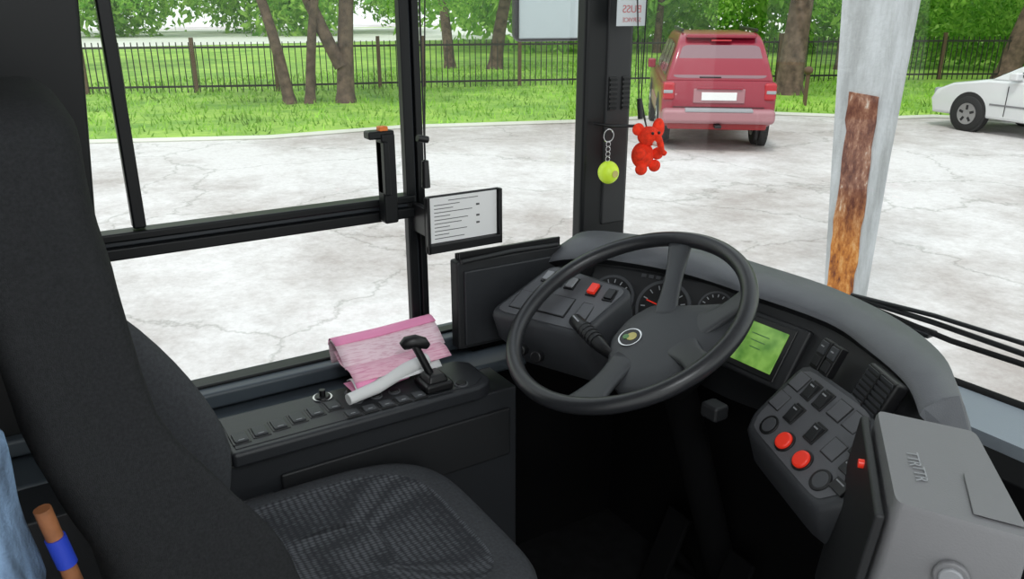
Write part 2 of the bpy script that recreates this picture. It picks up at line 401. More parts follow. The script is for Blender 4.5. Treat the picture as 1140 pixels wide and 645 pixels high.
tube('cord',[(-1.43,.69,1.95),(-1.43,.690,1.4),(-1.42,.685,1.02)],.0022,'black',bc,seg=6)
tube('cord_b',[(-1.43,.735,1.95),(-1.43,.70,1.3),(-1.422,.687,1.07)],.0015,'black',bc,seg=6)
cyl('toggle',(-1.42,.685,1.03),(-1.42,.685,.975),.007,'black',bc,r2=.009,bevel=.002)
cyl('stopper',(-1.42,.670,1.075),(-1.42,.692,1.07),.007,'black',bc)
mi=group('exterior_mirror')
MX=frameM((-1.92,1.325,1.402),(.25,1,0),(0,0,1))
boxM('housing',MX,(.205,.36,.05),'black',mi,bevel=.02,seg=4,off=(0,0,-.02))
boxM('mirror_face',MX,(.188,.343,.006),'mirror',mi,bevel=.01,off=(0,0,.007))
tube('arm',[(-1.93,1.33,1.55),(-1.95,1.38,1.75),(-1.75,1.35,1.9),(-1.56,1.25,1.95)],.012,'black',mi)
st=group('window_sticker')
MX=frameM((-1.42,1.195,1.318),(.15,1,0),(0,0,1))
boxM('sheet',MX,(.075,.085,.0015),'film',st,bevel=0)
MR=Matrix.Diagonal((-1,1,1,1))
text('lettering','BUSS',MX@Matrix.Translation((0,-.008,.0015))@MR,.022,'redink',st)
text('lettering_low','SERVICE',MX@Matrix.Translation((0,-.030,.0015))@MR,.013,'redink',st)
tr=group('trinket_hook')
tube('rod',[(-1.455,1.13,1.065),(-1.42,1.15,1.062),(-1.40,1.21,1.060)],.0035,'black',tr)
ky=group('keychain')
def ring(name,c,R,r,m,parent,n=20):
    pts=[Vector(c)+Vector((0,R*math.cos(2*math.pi*k/n),R*math.sin(2*math.pi*k/n))) for k in range(n)]
    return tube(name,pts,r,m,parent,seg=6,closed=True)
ring('split_ring',(-1.40,1.128,1.045),.014,.0015,'chrome',ky)
for k in range(4): ring(f'link_{k}',(-1.40,1.128,1.026-k*.011),.006,.0012,'chrome',ky,n=12)
ellipsoid('ball',(-1.40,1.132,.962),(.024,.024,.026),'lime',ky)
cyl('ball_tag',(-1.376,1.132,.962),(-1.375,1.132,.962),.008,'yellow',ky)
pe=group('plush_elephant')
c=Vector((-1.40,1.240,1.01)); S=1.18
def E(n_,d,r_,m_='plush'): ellipsoid(n_,c+Vector(d)*S,[q*S for q in r_],m_,pe)
E('body',(0,-.008,-.016),(.022,.022,.026))
E('head',(.008,-.002,.022),(.020,.023,.019))
E('ear_1',(.002,.027,.034),(.007,.015,.020))
E('ear_2',(.002,-.024,.036),(.006,.014,.012))
E('muzzle',(.024,.006,.012),(.010,.011,.008),'plushw')
tube('trunk',[c+Vector(q)*S for q in [(.026,.004,.022),(.034,.006,.010),(.034,.010,-.004),(.036,.018,-.010)]],.006,'plush',pe,radii=[.010,.008,.007,.006])
for k,d in enumerate([(.014,-.026,-.010),(.016,.016,-.012),(.012,-.020,-.040),(.014,.012,-.036)]): E(f'limb_{k}',d,(.010,.013,.012))
for k in (-1,1): E(f'eye_{k+1}',(.026,k*.008,.030),(.003,.003,.003),'black')
tube('cord_1',[c+Vector((0,0,.04)),(-1.405,1.215,1.12),(-1.41,1.195,1.4),(-1.42,1.19,1.9)],.0016,'black',pe,seg=6)
tube('cord_2',[c+Vector((0,0,.04)),(-1.405,1.222,1.12),(-1.41,1.228,1.4),(-1.42,1.24,1.9)],.0016,'black',pe,seg=6)
cyl('cord_bead',(-1.405,1.217,1.12),(-1.404,1.222,1.075),.006,'black',pe)

# ------------------------------------------------------------------ side console
sc=group('side_console')
outl=[(-1.243,.22),(-1.243,.70),(-1.250,.725),(-1.27,.742),(-1.36,.745),(-1.385,.72),(-1.39,.60),(-1.392,.22)]
prism('top_panel',[(x,y,.603) for x,y in outl],(0,0,-.03),'console',sc,bevel=.008,seg=3)
prism('top_inset',[(x,y,.6045) for x,y in [(-1.258,.23),(-1.258,.70),(-1.278,.725),(-1.35,.725),(-1.37,.70),(-1.375,.23)]],(0,0,-.004),'console',sc,bevel=.001)
box('ledge',(-1.50,-.3,.55),(-1.37,.90,.578),'ledge',sc,bevel=.01)
box('body',(-1.50,-.3,0),(-1.262,.80,.572),'console',sc,bevel=.004)
box('body_step',(-1.262,.30,.42),(-1.254,.78,.53),'dashdark',sc,bevel=.004)
box('pocket_door',(-1.262,.20,.40),(-1.256,.285,.50),'console',sc,bevel=.006)
cyl('door_knob',(-1.262,.33,.47),(-1.248,.33,.47),.012,'black',sc,bevel=.003)
def on(x,y,w,l,hh,m,name,z=.603):
    return box(name,(x-w/2,y-l/2,z-.002),(x+w/2,y+l/2,z+hh),m,sc,bevel=.0015)
for k in range(6):
    y=.245+k*.036
    on(-1.290-.006*k,y,.042,.032,.003,'black',f'switch_base_{k}')
    on(-1.290-.006*k,y,.032,.024,.006,'pod',f'switch_{k}')
    on(-1.278-.006*k,y,.003,.012,.0066,'lgray',f'switch_mark_{k}')
for k in range(5):
    y=.445+k*.034
    on(-1.272,y,.028,.031,.003,'black',f'rocker_base_{k}')
    on(-1.272,y,.022,.024,.006,'pod',f'rocker_{k}')
    on(-1.266,y,.003,.010,.0066,'lgray',f'rocker_mark_{k}')
for k,(x,y,rr) in enumerate([(-1.362,.42,.019),(-1.352,.475,.014),(-1.350,.515,.014),(-1.315,.47,.014),(-1.312,.51,.012),(-1.272,.675,.014),(-1.312,.548,.012)]):
    cyl(f'knob_ring_{k}',(x,y,.602),(x,y,.607),rr,'chrome' if k==0 else 'podface',sc)
    cyl(f'knob_cap_{k}',(x,y,.605),(x,y,.610),rr*.80,'black',sc,bevel=.002)
cyl('mirror_joystick',(-1.362,.42,.605),(-1.362,.42,.622),.006,'black',sc)
gs=group('gear_selector')
prism('base',[(x,y,.604) for x,y in [(-1.262,.595),(-1.262,.655),(-1.325,.655),(-1.325,.595)]],(0,0,.018),'black',gs,bevel=.006)
prism('gate',[(x,y,.620) for x,y in [(-1.268,.602),(-1.268,.648),(-1.318,.648),(-1.318,.602)]],(0,0,.016),'black',gs,bevel=.005,scale2=.7)
tube('lever',[(-1.295,.622,.625),(-1.302,.606,.665),(-1.308,.594,.695)],.008,'black',gs)
tube('grip',[(-1.318,.572,.694),(-1.315,.580,.700),(-1.310,.596,.702),(-1.306,.612,.696),(-1.304,.620,.688)],.01,'black',gs,radii=[.009,.0135,.0135,.012,.007],seg=14)
pm=group('rolled_magazine')
def sheet(name,prof,y0,y1,m,skew=0,n=12,bow=.004):
    vs=[];fs=[];k=len(prof)
    for i in range(n+1):
        t=i/n;y=y0+(y1-y0)*t
        for (x,z) in prof: vs.append((x+bow*math.sin(t*6)-.02*t,y+skew*(z-.62),z+bow*.6*math.sin(t*5+1)))
    for i in range(n):
        for j in range(k-1): a=i*k+j; fs.append((a,a+1,a+k+1,a+k))
    ob=mk(name,vs,fs,m,pm,smooth=True)
    so=ob.modifiers.new('s','SOLIDIFY'); so.thickness=.0012
    return ob
def cr2(P,sub=4): return [(p[0],p[1]) for p in crom([Vector((a[0],a[1],0)) for a in P],sub)]
sheet('cover_back',cr2([(-1.36,.650),(-1.385,.676),(-1.41,.690),(-1.432,.686),(-1.445,.665),(-1.447,.63)]),.472,.700,'pinkl',skew=-.1)
sheet('cover_edge',cr2([(-1.397,.688),(-1.415,.6945),(-1.434,.690),(-1.447,.672)]),.472,.702,'pink',skew=-.1)
sheet('pink_page',cr2([(-1.315,.640),(-1.338,.654),(-1.365,.652),(-1.392,.652),(-1.415,.668)]),.472,.690,'pinkp',skew=-.1)
sheet('pink_page_low',cr2([(-1.315,.640),(-1.308,.628),(-1.318,.613),(-1.355,.610),(-1.39,.608)]),.472,.59,'pink',skew=-.1)
tube('white_roll',[(-1.296,.448,.622),(-1.308,.51,.626),(-1.330,.57,.634),(-1.342,.635,.642)],.012,'white',pm,radii=[.011,.013,.014,.013],seg=16)
sheet('white_leaf',cr2([(-1.303,.628),(-1.318,.638),(-1.337,.640),(-1.355,.630)]),.468,.66,'white')

fo=group('document_folder')
MX=frameM((-1.41,.87,.715),(0.03,1,0),(0,-.0,1))
boxM('pocket',MX,(.265,.20,.035),'dashdark',fo,bevel=.006)
boxM('pocket_front',MX,(.235,.17,.010),'console',fo,bevel=.004,off=(0,-.006,.018))
for k in range(3):
    boxM(f'folder_{k}',MX,(.25,.21,.005),'black',fo,bevel=.001,off=(.004,.006+.003*k,-.012+.010*k))
tube('folder_spine',[(-1.39,.745,.817),(-1.392,.87,.820),(-1.392,.99,.816)],.005,'dashdark',fo)

# ------------------------------------------------------------------ dashboard
da=group('dashboard')
A=[(-1.43,1.02,.79),(-1.39,1.055,.836),(-1.31,1.12,.842),(-1.2,1.215,.83),(-1.08,1.29,.805),(-.91,1.305,.80),(-.74,1.26,.80),(-.61,1.18,.80),(-.535,1.10,.785)]
B=[(-1.43,.95,.765),(-1.365,.975,.80),(-1.27,1.03,.818),(-1.13,1.11,.815),(-1.0,1.155,.803),(-.82,1.17,.80),(-.70,1.125,.80),(-.60,1.075,.795),(-.545,1.03,.78)]
Cc=[(-1.43,.945,.70),(-1.355,.965,.74),(-1.27,1.04,.74),(-1.13,1.11,.69),(-1.0,1.12,.66),(-.82,1.11,.68),(-.70,1.075,.71),(-.60,1.035,.71),(-.55,.995,.69)]
Dd=[(-1.43,1.0,.56),(-1.35,1.02,.56),(-1.27,1.08,.56),(-1.13,1.14,.56),(-1.0,1.15,.56),(-.82,1.15,.58),(-.70,1.12,.58),(-.60,1.07,.58),(-.54,1.02,.58)]
W=[(-1.46,1.1,.62),(-1.45,1.2,.62),(-1.38,1.31,.62),(-1.25,1.385,.62),(-1.1,1.41,.62),(-.92,1.41,.62),(-.72,1.36,.62),(-.57,1.26,.62),(-.500,1.14,.60)]
Wc,Ac,Bc,Cl,Dl=[crom([Vector(p) for p in c],6) for c in (W,A,B,Cc,Dd)]
rows=[]
for i in range(len(Ac)):
    a,b,c_,d_,w=Ac[i],Bc[i],Cl[i],Dl[i],Wc[i]
    hz=Vector((a.x-b.x,a.y-b.y,0)).normalized()
    a2=a+hz*.018+Vector((0,0,-.022)); mid=(a+b)/2+Vector((0,0,.006))
    b1=b-hz*.006+Vector((0,0,-.010))
    rows.append([w,w*.45+a2*.55+hz*.01,a2,a,mid,b,b1])
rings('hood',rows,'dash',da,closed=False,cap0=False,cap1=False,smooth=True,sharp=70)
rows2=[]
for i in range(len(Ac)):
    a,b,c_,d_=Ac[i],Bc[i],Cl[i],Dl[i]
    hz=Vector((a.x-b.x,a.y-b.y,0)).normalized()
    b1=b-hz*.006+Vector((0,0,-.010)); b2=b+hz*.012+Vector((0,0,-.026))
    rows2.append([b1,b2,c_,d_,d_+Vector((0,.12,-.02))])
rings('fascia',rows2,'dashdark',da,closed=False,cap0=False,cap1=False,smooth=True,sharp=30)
e=rows[-1]; e2=rows2[-1]
mk('end_cap',e+[e2[1],e2[2],e2[3],e2[4]],[tuple(range(len(e)+4))],'dash',da)
e=rows[0]; e2=rows2[0]
mk('end_cap_wall',e+[e2[1],e2[2],e2[3],e2[4]],[tuple(range(len(e)+4))],'dash',da)
MX=frameM((-1.13,1.055,.742),(.82,.42,.0),(-.25,.5,.8))
boxM('cluster_face',MX,(.34,.15,.03),'dashdark',da,bevel=.01,off=(0,0,-.03))
for k,(u_,v_,rr) in enumerate([(-.105,.0,.050),(.01,.0,.058),(.115,.018,.036)]):
    p=MX@Vector((u_,v_,-.016)); q_=MX@Vector((u_,v_,-.006))
    cyl(f'gauge_bezel_{k}',p,q_,rr,'blank',da,seg=40)
    cyl(f'gauge_dial_{k}',q_,MX@Vector((u_,v_,-.005)),rr*.88,'black',da,seg=40)
    for j in range(11):
        a=math.radians(-30+j*24); r0=rr*.72
        m2=MX@Matrix.Translation((u_+r0*math.cos(a),v_+r0*math.sin(a),-.0042))@Matrix.Rotation(a,4,'Z')
        boxM(f'gauge_tick_{k}_{j}',m2,(rr*.16,.002,.001),'lgray',da,bevel=0)
    m2=MX@Matrix.Translation((u_,v_,-.0035))@Matrix.Rotation(2.4+k*.5,4,'Z')
    boxM(f'gauge_needle_{k}',m2,(rr*.7,.0025,.001),'red',da,bevel=0,off=(rr*.3,0,0))
for k in range(5): boxM(f'warning_lamp_{k}',MX,(.010,.007,.002),'blank',da,bevel=0,off=(-.05+k*.016,.062,-.014))
NL=Vector((-1.345,.785,.715));NR=Vector((-1.13,.865,.72));FR=Vector((-1.125,.985,.79));FL=Vector((-1.345,.945,.79))
lp=group('left_switch_panel'); lp.parent=da
def offs(L,dv,sc=1.):
    c=sum(L,Vector())/len(L); return [c+(p-c)*sc+Vector(dv) for p in L]
def rnd(L,r=.25,n=4):
    out=[]
    k=len(L)
    for i in range(k):
        p=L[i];a=p+(L[i-1]-p)*r;b=p+(L[(i+1)%k]-p)*r
        for j in range(n+1):
            t=j/n; out.append(a*(1-t)**2+p*2*t*(1-t)+b*t*t)
    return out
Lq=rnd([NL,NR,FR,FL],.13)
rings('pod_shell',[offs(Lq,(0,0,0),.95),offs(Lq,(0,0,-.001),1.0),offs(Lq,(0,.0,-.010),1.03),offs(Lq,(0,.012,-.06),1.01),offs(Lq,(0,.06,-.13),.9)],'pod',lp,smooth=True,sharp=60)
def LP(u,v,h_=0): return NL*(1-u)*(1-v)+NR*u*(1-v)+FR*u*v+FL*(1-u)*v
LM=frameM(NL,(NR-NL),(FL-NL))
def onpod(P,u,v,w,l,hh,m,name,par,MXb,bev=.0012):
    m2=MXb.copy(); m2.translation=P(u,v)
    return boxM(name,m2,(w,l,hh),m,par,bevel=bev,off=(0,0,hh/2))
ln_=LM.to_3x3()@Vector((0,0,1))
prism('face_plate',[p-ln_*.002 for p in offs(Lq,(0,0,0),.92)],ln_*.0045,'podface',lp,bevel=.0005)
onpod(LP,.50,.36,.074,.054,.0040,'black','lid_gap',lp,LM)
onpod(LP,.50,.36,.070,.050,.0046,'podface','lid',lp,LM)
onpod(LP,.16,.30,.034,.054,.0040,'black','lid_b_gap',lp,LM)
onpod(LP,.16,.30,.03,.05,.0046,'podface','lid_b',lp,LM)
onpod(LP,.82,.36,.030,.054,.0040,'black','lid_c_gap',lp,LM)
onpod(LP,.82,.36,.026,.05,.0046,'podface','lid_c',lp,LM)
for k,(u_,m_) in enumerate([(.13,'lgray'),(.27,'black'),(.42,'lgray'),(.68,'red'),(.87,'black')]):
    onpod(LP,u_,.78,.024,.034,.0045,'black',f'switch_base_{k}',lp,LM)
    onpod(LP,u_,.78,.017,.026,.011 if k==3 else .008,m_,f'switch_{k}',lp,LM)
for k,(x,y,z) in enumerate([(-1.235,.80,.665),(-1.20,.815,.66)]):
    cyl(f'face_knob_{k}',(x,y,z),(x+.01,y-.018,z+.005),.012,'black',lp,bevel=.002)
lc=group('lcd_display'); lc.parent=da
MX=frameM((-.918,1.118,.717),(1,.03,0),(0,.05,.078))
boxM('bezel',MX,(.165,.125,.03),'dashdark',lc,bevel=.006,off=(0,0,-.02))
boxM('bezel_inner',MX,(.118,.105,.004),'black',lc,bevel=.002,off=(0,0,-.004))
boxM('screen',MX,(.096,.082,.003),'lcd',lc,bevel=.001,off=(0,0,-.0015))
for k in range(3): boxM(f'pixel_row_{k}',MX,(.04-.008*k,.0018,.001),'green',lc,bevel=0,off=(-.005,.02-.013*k,.0004))
fg=group('fascia_controls'); fg.parent=da
fr=frameM((-.752,1.098,.762),(.26,-.09,0),(.0,.045,.09))
for k in range(2):
    boxM(f'rocker_base_{k}',fr,(.023,.055,.016),'black',fg,bevel=.002,off=(-.014+k*.027,-.002,0))
    boxM(f'rocker_{k}',fr,(.017,.022,.006),'pod',fg,bevel=.001,off=(-.014+k*.027,.010,.009))
    boxM(f'rocker_b_{k}',fr,(.017,.018,.004),'dashdark',fg,bevel=.001,off=(-.014+k*.027,-.015,.009))
    boxM(f'rocker_mark_{k}',fr,(.007,.002,.001),'lgray',fg,bevel=0,off=(-.014+k*.027,.012,.0125))
vr=frameM((-.636,1.058,.757),(.24,-.125,0),(.0,.045,.09))
boxM('vent_frame',vr,(.082,.070,.024),'black',fg,bevel=.005,off=(0,0,-.004))
for k in range(7):
    boxM(f'vent_slat_{k}',vr@Matrix.Translation((0,-.027+k*.009,.010))@Matrix.Rotation(.3,4,'X'),(.072,.0055,.0012),'pod',fg,bevel=0)
boxM('vent_divider',vr,(.003,.062,.004),'black',fg,bevel=0,off=(0,0,.010))
rp=group('right_switch_panel'); rp.parent=da
UL=Vector((-.783,1.089,.74));UR=Vector((-.625,1.038,.74));LL=Vector((-.812,.998,.64));LR=Vector((-.603,.906,.64))
def RP(u,v,h_=0): return UL+(UR-UL)*u*(1-v)+ (LL-UL)*v + (LR-LL)*u*v
RO=[RP(-.05,0),RP(1.05,0),RP(1.25,.35),RP(1.22,.8),RP(1.0,1.08),RP(.0,1.08),RP(-.07,.9)]
RO=rnd(RO,.18,3)
rings('pod_shell',[offs(RO,(0,0,0),.96),offs(RO,(0,0,-.001),1.0),offs(RO,(0,0,-.010),1.03),offs(RO,(.0,.02,-.07),1.0),offs(RO,(.02,.07,-.15),.72)],'pod',rp,smooth=True,sharp=60)
RM=frameM(UL,(UR-UL)+(LR-LL),(UL-LL)+(UR-LR))
rn=RM.to_3x3()@Vector((0,0,1))
prism('face_plate',[p+rn*.0005 for p in offs(RO,(0,0,0),.92)],rn*.0012,'podface',rp,bevel=.0005)
for k,u_ in enumerate((.17,.42,.68,.93)):
    p=RP(u_,.87)
    cyl(f'button_ring_{k}',p-rn*.002,p+rn*.004,.0185,'black',rp,seg=28,bevel=.001)
    cyl(f'button_{k}',p,p+rn*(.010 if k in(1,2) else .0045),.015,'red' if k in(1,2) else 'blank',rp,seg=28,bevel=.003)
def rocker(k,u_,v_):
    onpod(RP,u_,v_,.026,.036,.0030,'black',f'switch_base_{k}',rp,RM)
    m2=RM.copy(); m2.translation=RP(u_,v_); m2=m2@Matrix.Rotation(.16,4,'X')
    boxM(f'switch_{k}',m2,(.020,.028,.008),'dashdark',rp,bevel=.001,off=(0,0,.003))
    boxM(f'switch_mark_{k}',m2,(.010,.0025,.001),'lgray',rp,bevel=0,off=(0,.008,.0072))
for k,(u_,v_) in enumerate([(.28,.24),(.47,.24),(.30,.57),(.62,.57)]): rocker(k,u_,v_)
for k,(u_,v_) in enumerate([(.08,.24),(.70,.22),(.92,.22),(.06,.57),(.88,.56)]):
    onpod(RP,u_,v_,.034,.034,.0030,'black',f'blank_gap_{k}',rp,RM)
    onpod(RP,u_,v_,.031,.031,.0036,'podface',f'blank_{k}',rp,RM)
for k,v_ in enumerate((.78,.60,.42)):
    onpod(RP,1.12,v_,.030,.020,.007,'black',f'end_rocker_{k}',rp,RM)
    onpod(RP,1.12,v_-.03,.020,.003,.0078,'red' if k==2 else 'lgray',f'end_mark_{k}',rp,RM)
# steering wheel
sw_t=math.radians(27.5)
Wc0=Vector((-1.037,.893,.787)); e1=Vector((1,0,0)); e2_=Vector((0,math.cos(sw_t),math.sin(sw_t))); nn=Vector((0,-math.sin(sw_t),math.cos(sw_t)))
sw=group('steering_wheel')
def WP(a,b,h_=0): return Wc0+e1*a+e2_*b+nn*h_
R=.2225
tube('rim',[WP(R*math.cos(t),R*math.sin(t)) for t in [2*math.pi*k/96 for k in range(96)]],.015,'rim',sw,seg=18,closed=True)
HD=-.036
def spoke(name,a0,b0,ang,w0,w1,h0=HD-.006,h1=-.004,th=.011,r1=.217):
    P0=Vector((a0,b0)); P1=Vector((r1*math.cos(ang),r1*math.sin(ang))); d=(P1-P0).normalized(); q=Vector((-d.y,d.x))
    rs=[]
    for i in range(11):
        t=i/10; c=P0+(P1-P0)*t; w=(w0+(w1-w0)*t)*(1-.30*math.sin(math.pi*t)); hh=h0+(h1-h0)*t**1.4
        ring_=[]
        for k in range(16):
            a=2*math.pi*k/16
            y=w/2*math.copysign(abs(math.cos(a))**.6,math.cos(a)); z=hh+th*math.copysign(abs(math.sin(a))**.6,math.sin(a))*.7
            pt=c+q*y; ring_.append(WP(pt.x,pt.y,z))
        rs.append(ring_)
    rings(name,rs,'hub',sw,smooth=True)
spoke('spoke_1',.03,.05,math.radians(107),.05,.050)
spoke('spoke_2',.04,-.05,math.radians(-64),.06,.080)
spoke('spoke_3',.10,.06,math.radians(40),.08,.050)
spoke('spoke_4',.10,.02,math.radians(-6),.08,.055)
pad=[(.095,-.122),(.045,-.110),(-.022,-.040),(-.034,.02),(-.02,.070),(.04,.098),(.11,.140),(.150,.13),(.176,.06),(.180,-.02),(.16,-.08)]
padv=rnd([Vector((a,b,0)) for a,b in pad],.22,3)
def padring(sc,h_):
    c=Vector((.075,.01,0)); return [WP(*( (c+(p-c)*sc)[:2] ),HD+h_) for p in padv]
rings('hub_pad',[padring(.80,-.04),padring(.98,-.028),padring(1.0,-.010),padring(.985,-.004),padring(.93,.0),padring(.6,.003)],'hub',sw,smooth=True,sharp=60)
def rline(pts,nm): tube(nm,[WP(a,b,HD+.0012) for a,b in pts],.0010,'black',sw,seg=6)
rline([(.045,-.098),(.072,-.01),(.065,.082)],'pad_seam')
bx,by=.018,-.020
cyl('badge',WP(bx,by,HD-.004),WP(bx,by,HD+.005),.0225,'chrome',sw,seg=32)
cyl('badge_face',WP(bx,by,HD),WP(bx,by,HD+.006),.0195,'black',sw,seg=32)
cyl('badge_core',WP(bx+.003,by+.002,HD),WP(bx+.003,by+.002,HD+.0068),.010,'yellow',sw,seg=20)
cyl('badge_leaf',WP(bx-.006,by-.004,HD),WP(bx-.006,by-.004,HD+.0073),.006,'green',sw,seg=16)
cl=group('steering_column')
cyl('shaft',WP(0.02,0,HD-.02),WP(0,0,-.14),.032,'undershade',cl)
prism('shroud',[WP(-.055,-.05,-.085),(WP(.055,-.05,-.085)),WP(.055,.08,-.085),WP(-.055,.08,-.085)],nn*-.10+Vector((0,.06,0)),'undershade',cl,bevel=.015,seg=4,scale2=1.1)
tube('lower_column',[WP(0,.05,-.18),(-1.02,1.08,.45),(-1.02,1.22,.05)],.035,'undershade',cl,seg=20)
tube('stalk_left',[WP(.0,.0,-.085),(-1.030,.856,.718),(-1.060,.857,.724),(-1.115,.860,.737),(-1.150,.862,.745),(-1.156,.862,.746)],.01,'black',cl,radii=[.008,.010,.0135,.0150,.0135,.008],seg=16)
for k in range(5): 
    p=Vector((-1.075-.010*k,.858+.0006*k,.7275+.0024*k)); cyl(f'stalk_rib_{k}',p,p+Vector((-.004,.0002,.0009)),.0158,'dashdark',cl)
boxM('stalk_symbol',frameM((-1.135,.853,.7545),(-1,.1,.25),(0,1,.3)),(.020,.003,.001),'lgray',cl,bevel=0)
tube('stalk_right',[WP(.05,.0,-.095),(-.95,.92,.66)],.01,'black',cl,radii=[.008,.010],seg=12)
prism('column_lever',[(-.925,.985,.605),(-.885,.985,.605),(-.885,1.02,.605),(-.925,1.02,.605)],(0,.0,.03),'dashdark',cl,bevel=.006)
pd=group('pedals')
for k,x in enumerate((-1.12,-.93)):
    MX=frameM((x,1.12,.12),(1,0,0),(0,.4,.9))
    boxM(f'pad_{k}',MX,(.07,.20,.015),'undershade',pd,bevel=.006)
    tube(f'arm_{k}',[(x,1.14,.12),(x,1.22,.02)],.01,'undershade',pd)

# ------------------------------------------------------------------ ticket machine box
tb=group('ticket_machine')
TL=Vector((-.58,.97,.78));TR=Vector((-.47,1.03,.78));BR=Vector((-.305,.850,.78));BL=Vector((-.428,.786,.78))
q4=[TL,TR,BR,BL]
qq=rnd(q4,.07,3)
rings('case',[offs(qq,(0,0,0),.97),offs(qq,(0,0,-.006),1.0),offs(qq,(-.004,-.003,-.08),1.03),offs(qq,(-.012,-.01,-.20),1.10),offs(qq,(-.015,-.01,-.40),1.12)],'gray',tb,smooth=True,sharp=40)
def TP(u,v,z=.78): 
    p=TL*(1-u)*(1-v)+TR*u*(1-v)+BR*u*v+BL*(1-u)*v; p.z=z; return p
prism('lid_panel',[TP(.66,.55,.7815),TP(.97,.55,.7815),TP(.97,.92,.7815),TP(.60,.92,.7815)],(0,0,.0015),'gray',tb,bevel=.001)
ft=(BR-BL).normalized(); fn_=Vector((ft.y,-ft.x,0))
for j,(u_,v_) in enumerate([(.25,.52),(.27,.66)]):
    m2=frameM(TP(u_,v_,.7812),(BL-TL),(TR-TL)); text(f'embossed_{j}','TTR',m2@Matrix.Translation((0,0,.0004)),.020,'lgray',tb)
pk=BL+(BR-BL)*.50+Vector((0,0,-.068))+fn_*.004
cyl('lock_ring',pk,pk+fn_*.008,.019,'gray',tb,seg=32,bevel=.002)
cyl('lock',pk+fn_*.006,pk+fn_*.012,.013,'lgray',tb,seg=32,bevel=.002)
sd=(BL-TL).normalized(); on_=Vector((sd.y,-sd.x,0))
if on_.x>0: on_=-on_
prism('side_plate',[TL+on_*.006+Vector((0,0,-.012)),BL+on_*.006+Vector((0,0,-.02)),BL+on_*.034+Vector((0,0,-.30)),TL+on_*.034+Vector((0,0,-.30))],on_*.012,'dashdark',tb,bevel=.004)
cyl('red_lamp',TL*.55+BL*.45+on_*.018+Vector((0,0,-.03)),TL*.55+BL*.45+on_*.026+Vector((0,0,-.03)),.006,'red',tb)
box('door_post',(-.52,.86,-.02),(-.40,1.02,.45),'undershade',tb,bevel=.01)

# ------------------------------------------------------------------ driver seat
ds=group('driver_seat')
prof=[(.44,.05,.20,.19,.02),(.50,.03,.250,.212,.08),(.56,.02,.262,.217,.10),(.62,.01,.260,.217,.11),(.674,0,.248,.217,.11),(.75,-.01,.220,.217,.11),(.83,-.03,.160,.217,.08),(.92,-.045,.102,.216,.04),(1.07,-.06,.072,.215,.012),(1.13,-.07,.066,.215,.008),(1.18,-.075,.064,.212,.004),(1.210,-.075,.058,.204,0),(1.228,-.068,.046,.185,0),(1.238,-.05,.03,.145,0),(1.242,-.02,.01,.06,0)]
P5=[Vector((a[0],a[1],a[2])) for a in prof]; P6=[Vector((a[3],a[4],0)) for a in prof]
P5=crom(P5,3);P6=crom(P6,3)
rs=[]
for a,b in zip(P5,P6):
    z,yb,yf=a; hw,rec=b[0],b[1]
    def fnn(p,u,v,rec=rec,z=z):
        if v>0:
            p.y-=rec*(1-min(1,abs(u))**4)
            if u<0: p.y-=(.085*(-u)) * max(0,min(1,(.95-z)/.2))
        w=noise.noise(Vector((p.x*7,p.y*9,z*6)))*.006+noise.noise(Vector((p.x*20,p.y*20,z*16+4)))*.0025
        p.x+=w; p.y+=w
        return p
    rs.append(sring(-1.018,(yb+yf)/2,hw,(yf-yb)/2,z,n=72,e=.36,fn=fnn))
rings('backrest',rs,'cloth',ds,smooth=True)
wr=[]
for i in range(15):
    t=i/14; z=.50+.435*t; yf=.208-.125*max(0,(t-.35)/.65)**1.3
    s_=max(.15,math.sin(math.pi*min(1,max(0.03,1.02-t)))**.35)
    wr.append(sring(-1.190,yf-.052,.040*s_,.056*s_,z,n=28,e=.7))
rings('lumbar_wing',wr,'cloth2',ds,smooth=True)
cz=[(.33,.86,0),(.35,.95,0),(.40,1.0,0),(.455,1.0,0),(.490,.975,0),(.507,.93,0),(.514,.87,0),(.515,.76,0),(.511,.725,1),(.509,.6,1),(.507,.3,1)]
cx,cy,hx,hy=-1.012,.322,.232,.276
rs=[]
for z,s_,_ in cz:
    def f2(p,u,v,z=z,s_=s_):
        p.z+= .012*math.cos(v*1.2)*(1 if z>.45 else 0) - (.02*max(0,v)**3 if z>.45 else 0)
        return p
    rs.append(sring(cx,cy,hx*s_,hy*s_,z,n=72,e=.45,fn=f2))
n=72; vs=[p for r in rs for p in r]; fs=[]
for i in range(len(rs)-1):
    for k in range(n): l=(k+1)%n; fs.append((i*n+k,i*n+l,(i+1)*n+l,(i+1)*n+k))
fs.append(tuple(range(n))[::-1]); fs.append(tuple((len(rs)-1)*n+k for k in range(n)))
cu=mk('cushion',vs,fs,['cloth2','pattern'],ds,smooth=True)
for i,p in enumerate(cu.data.polygons):
    if i>=7*n and i!=len(cu.data.polygons)-2: p.material_index=1
box('cushion_pan',(-1.22,.07,.28),(-.82,.54,.345),'black',ds,bevel=.02,seg=3)
prism('suspension_bellows',[(-1.19,.10,0),(-.85,.10,0),(-.85,.50,0),(-1.19,.50,0)],(0,0,.30),'rubber',ds,bevel=.02,scale2=.85)
box('recline_bracket',(-.815,.02,.34),(-.795,.14,.52),'black',ds,bevel=.006)

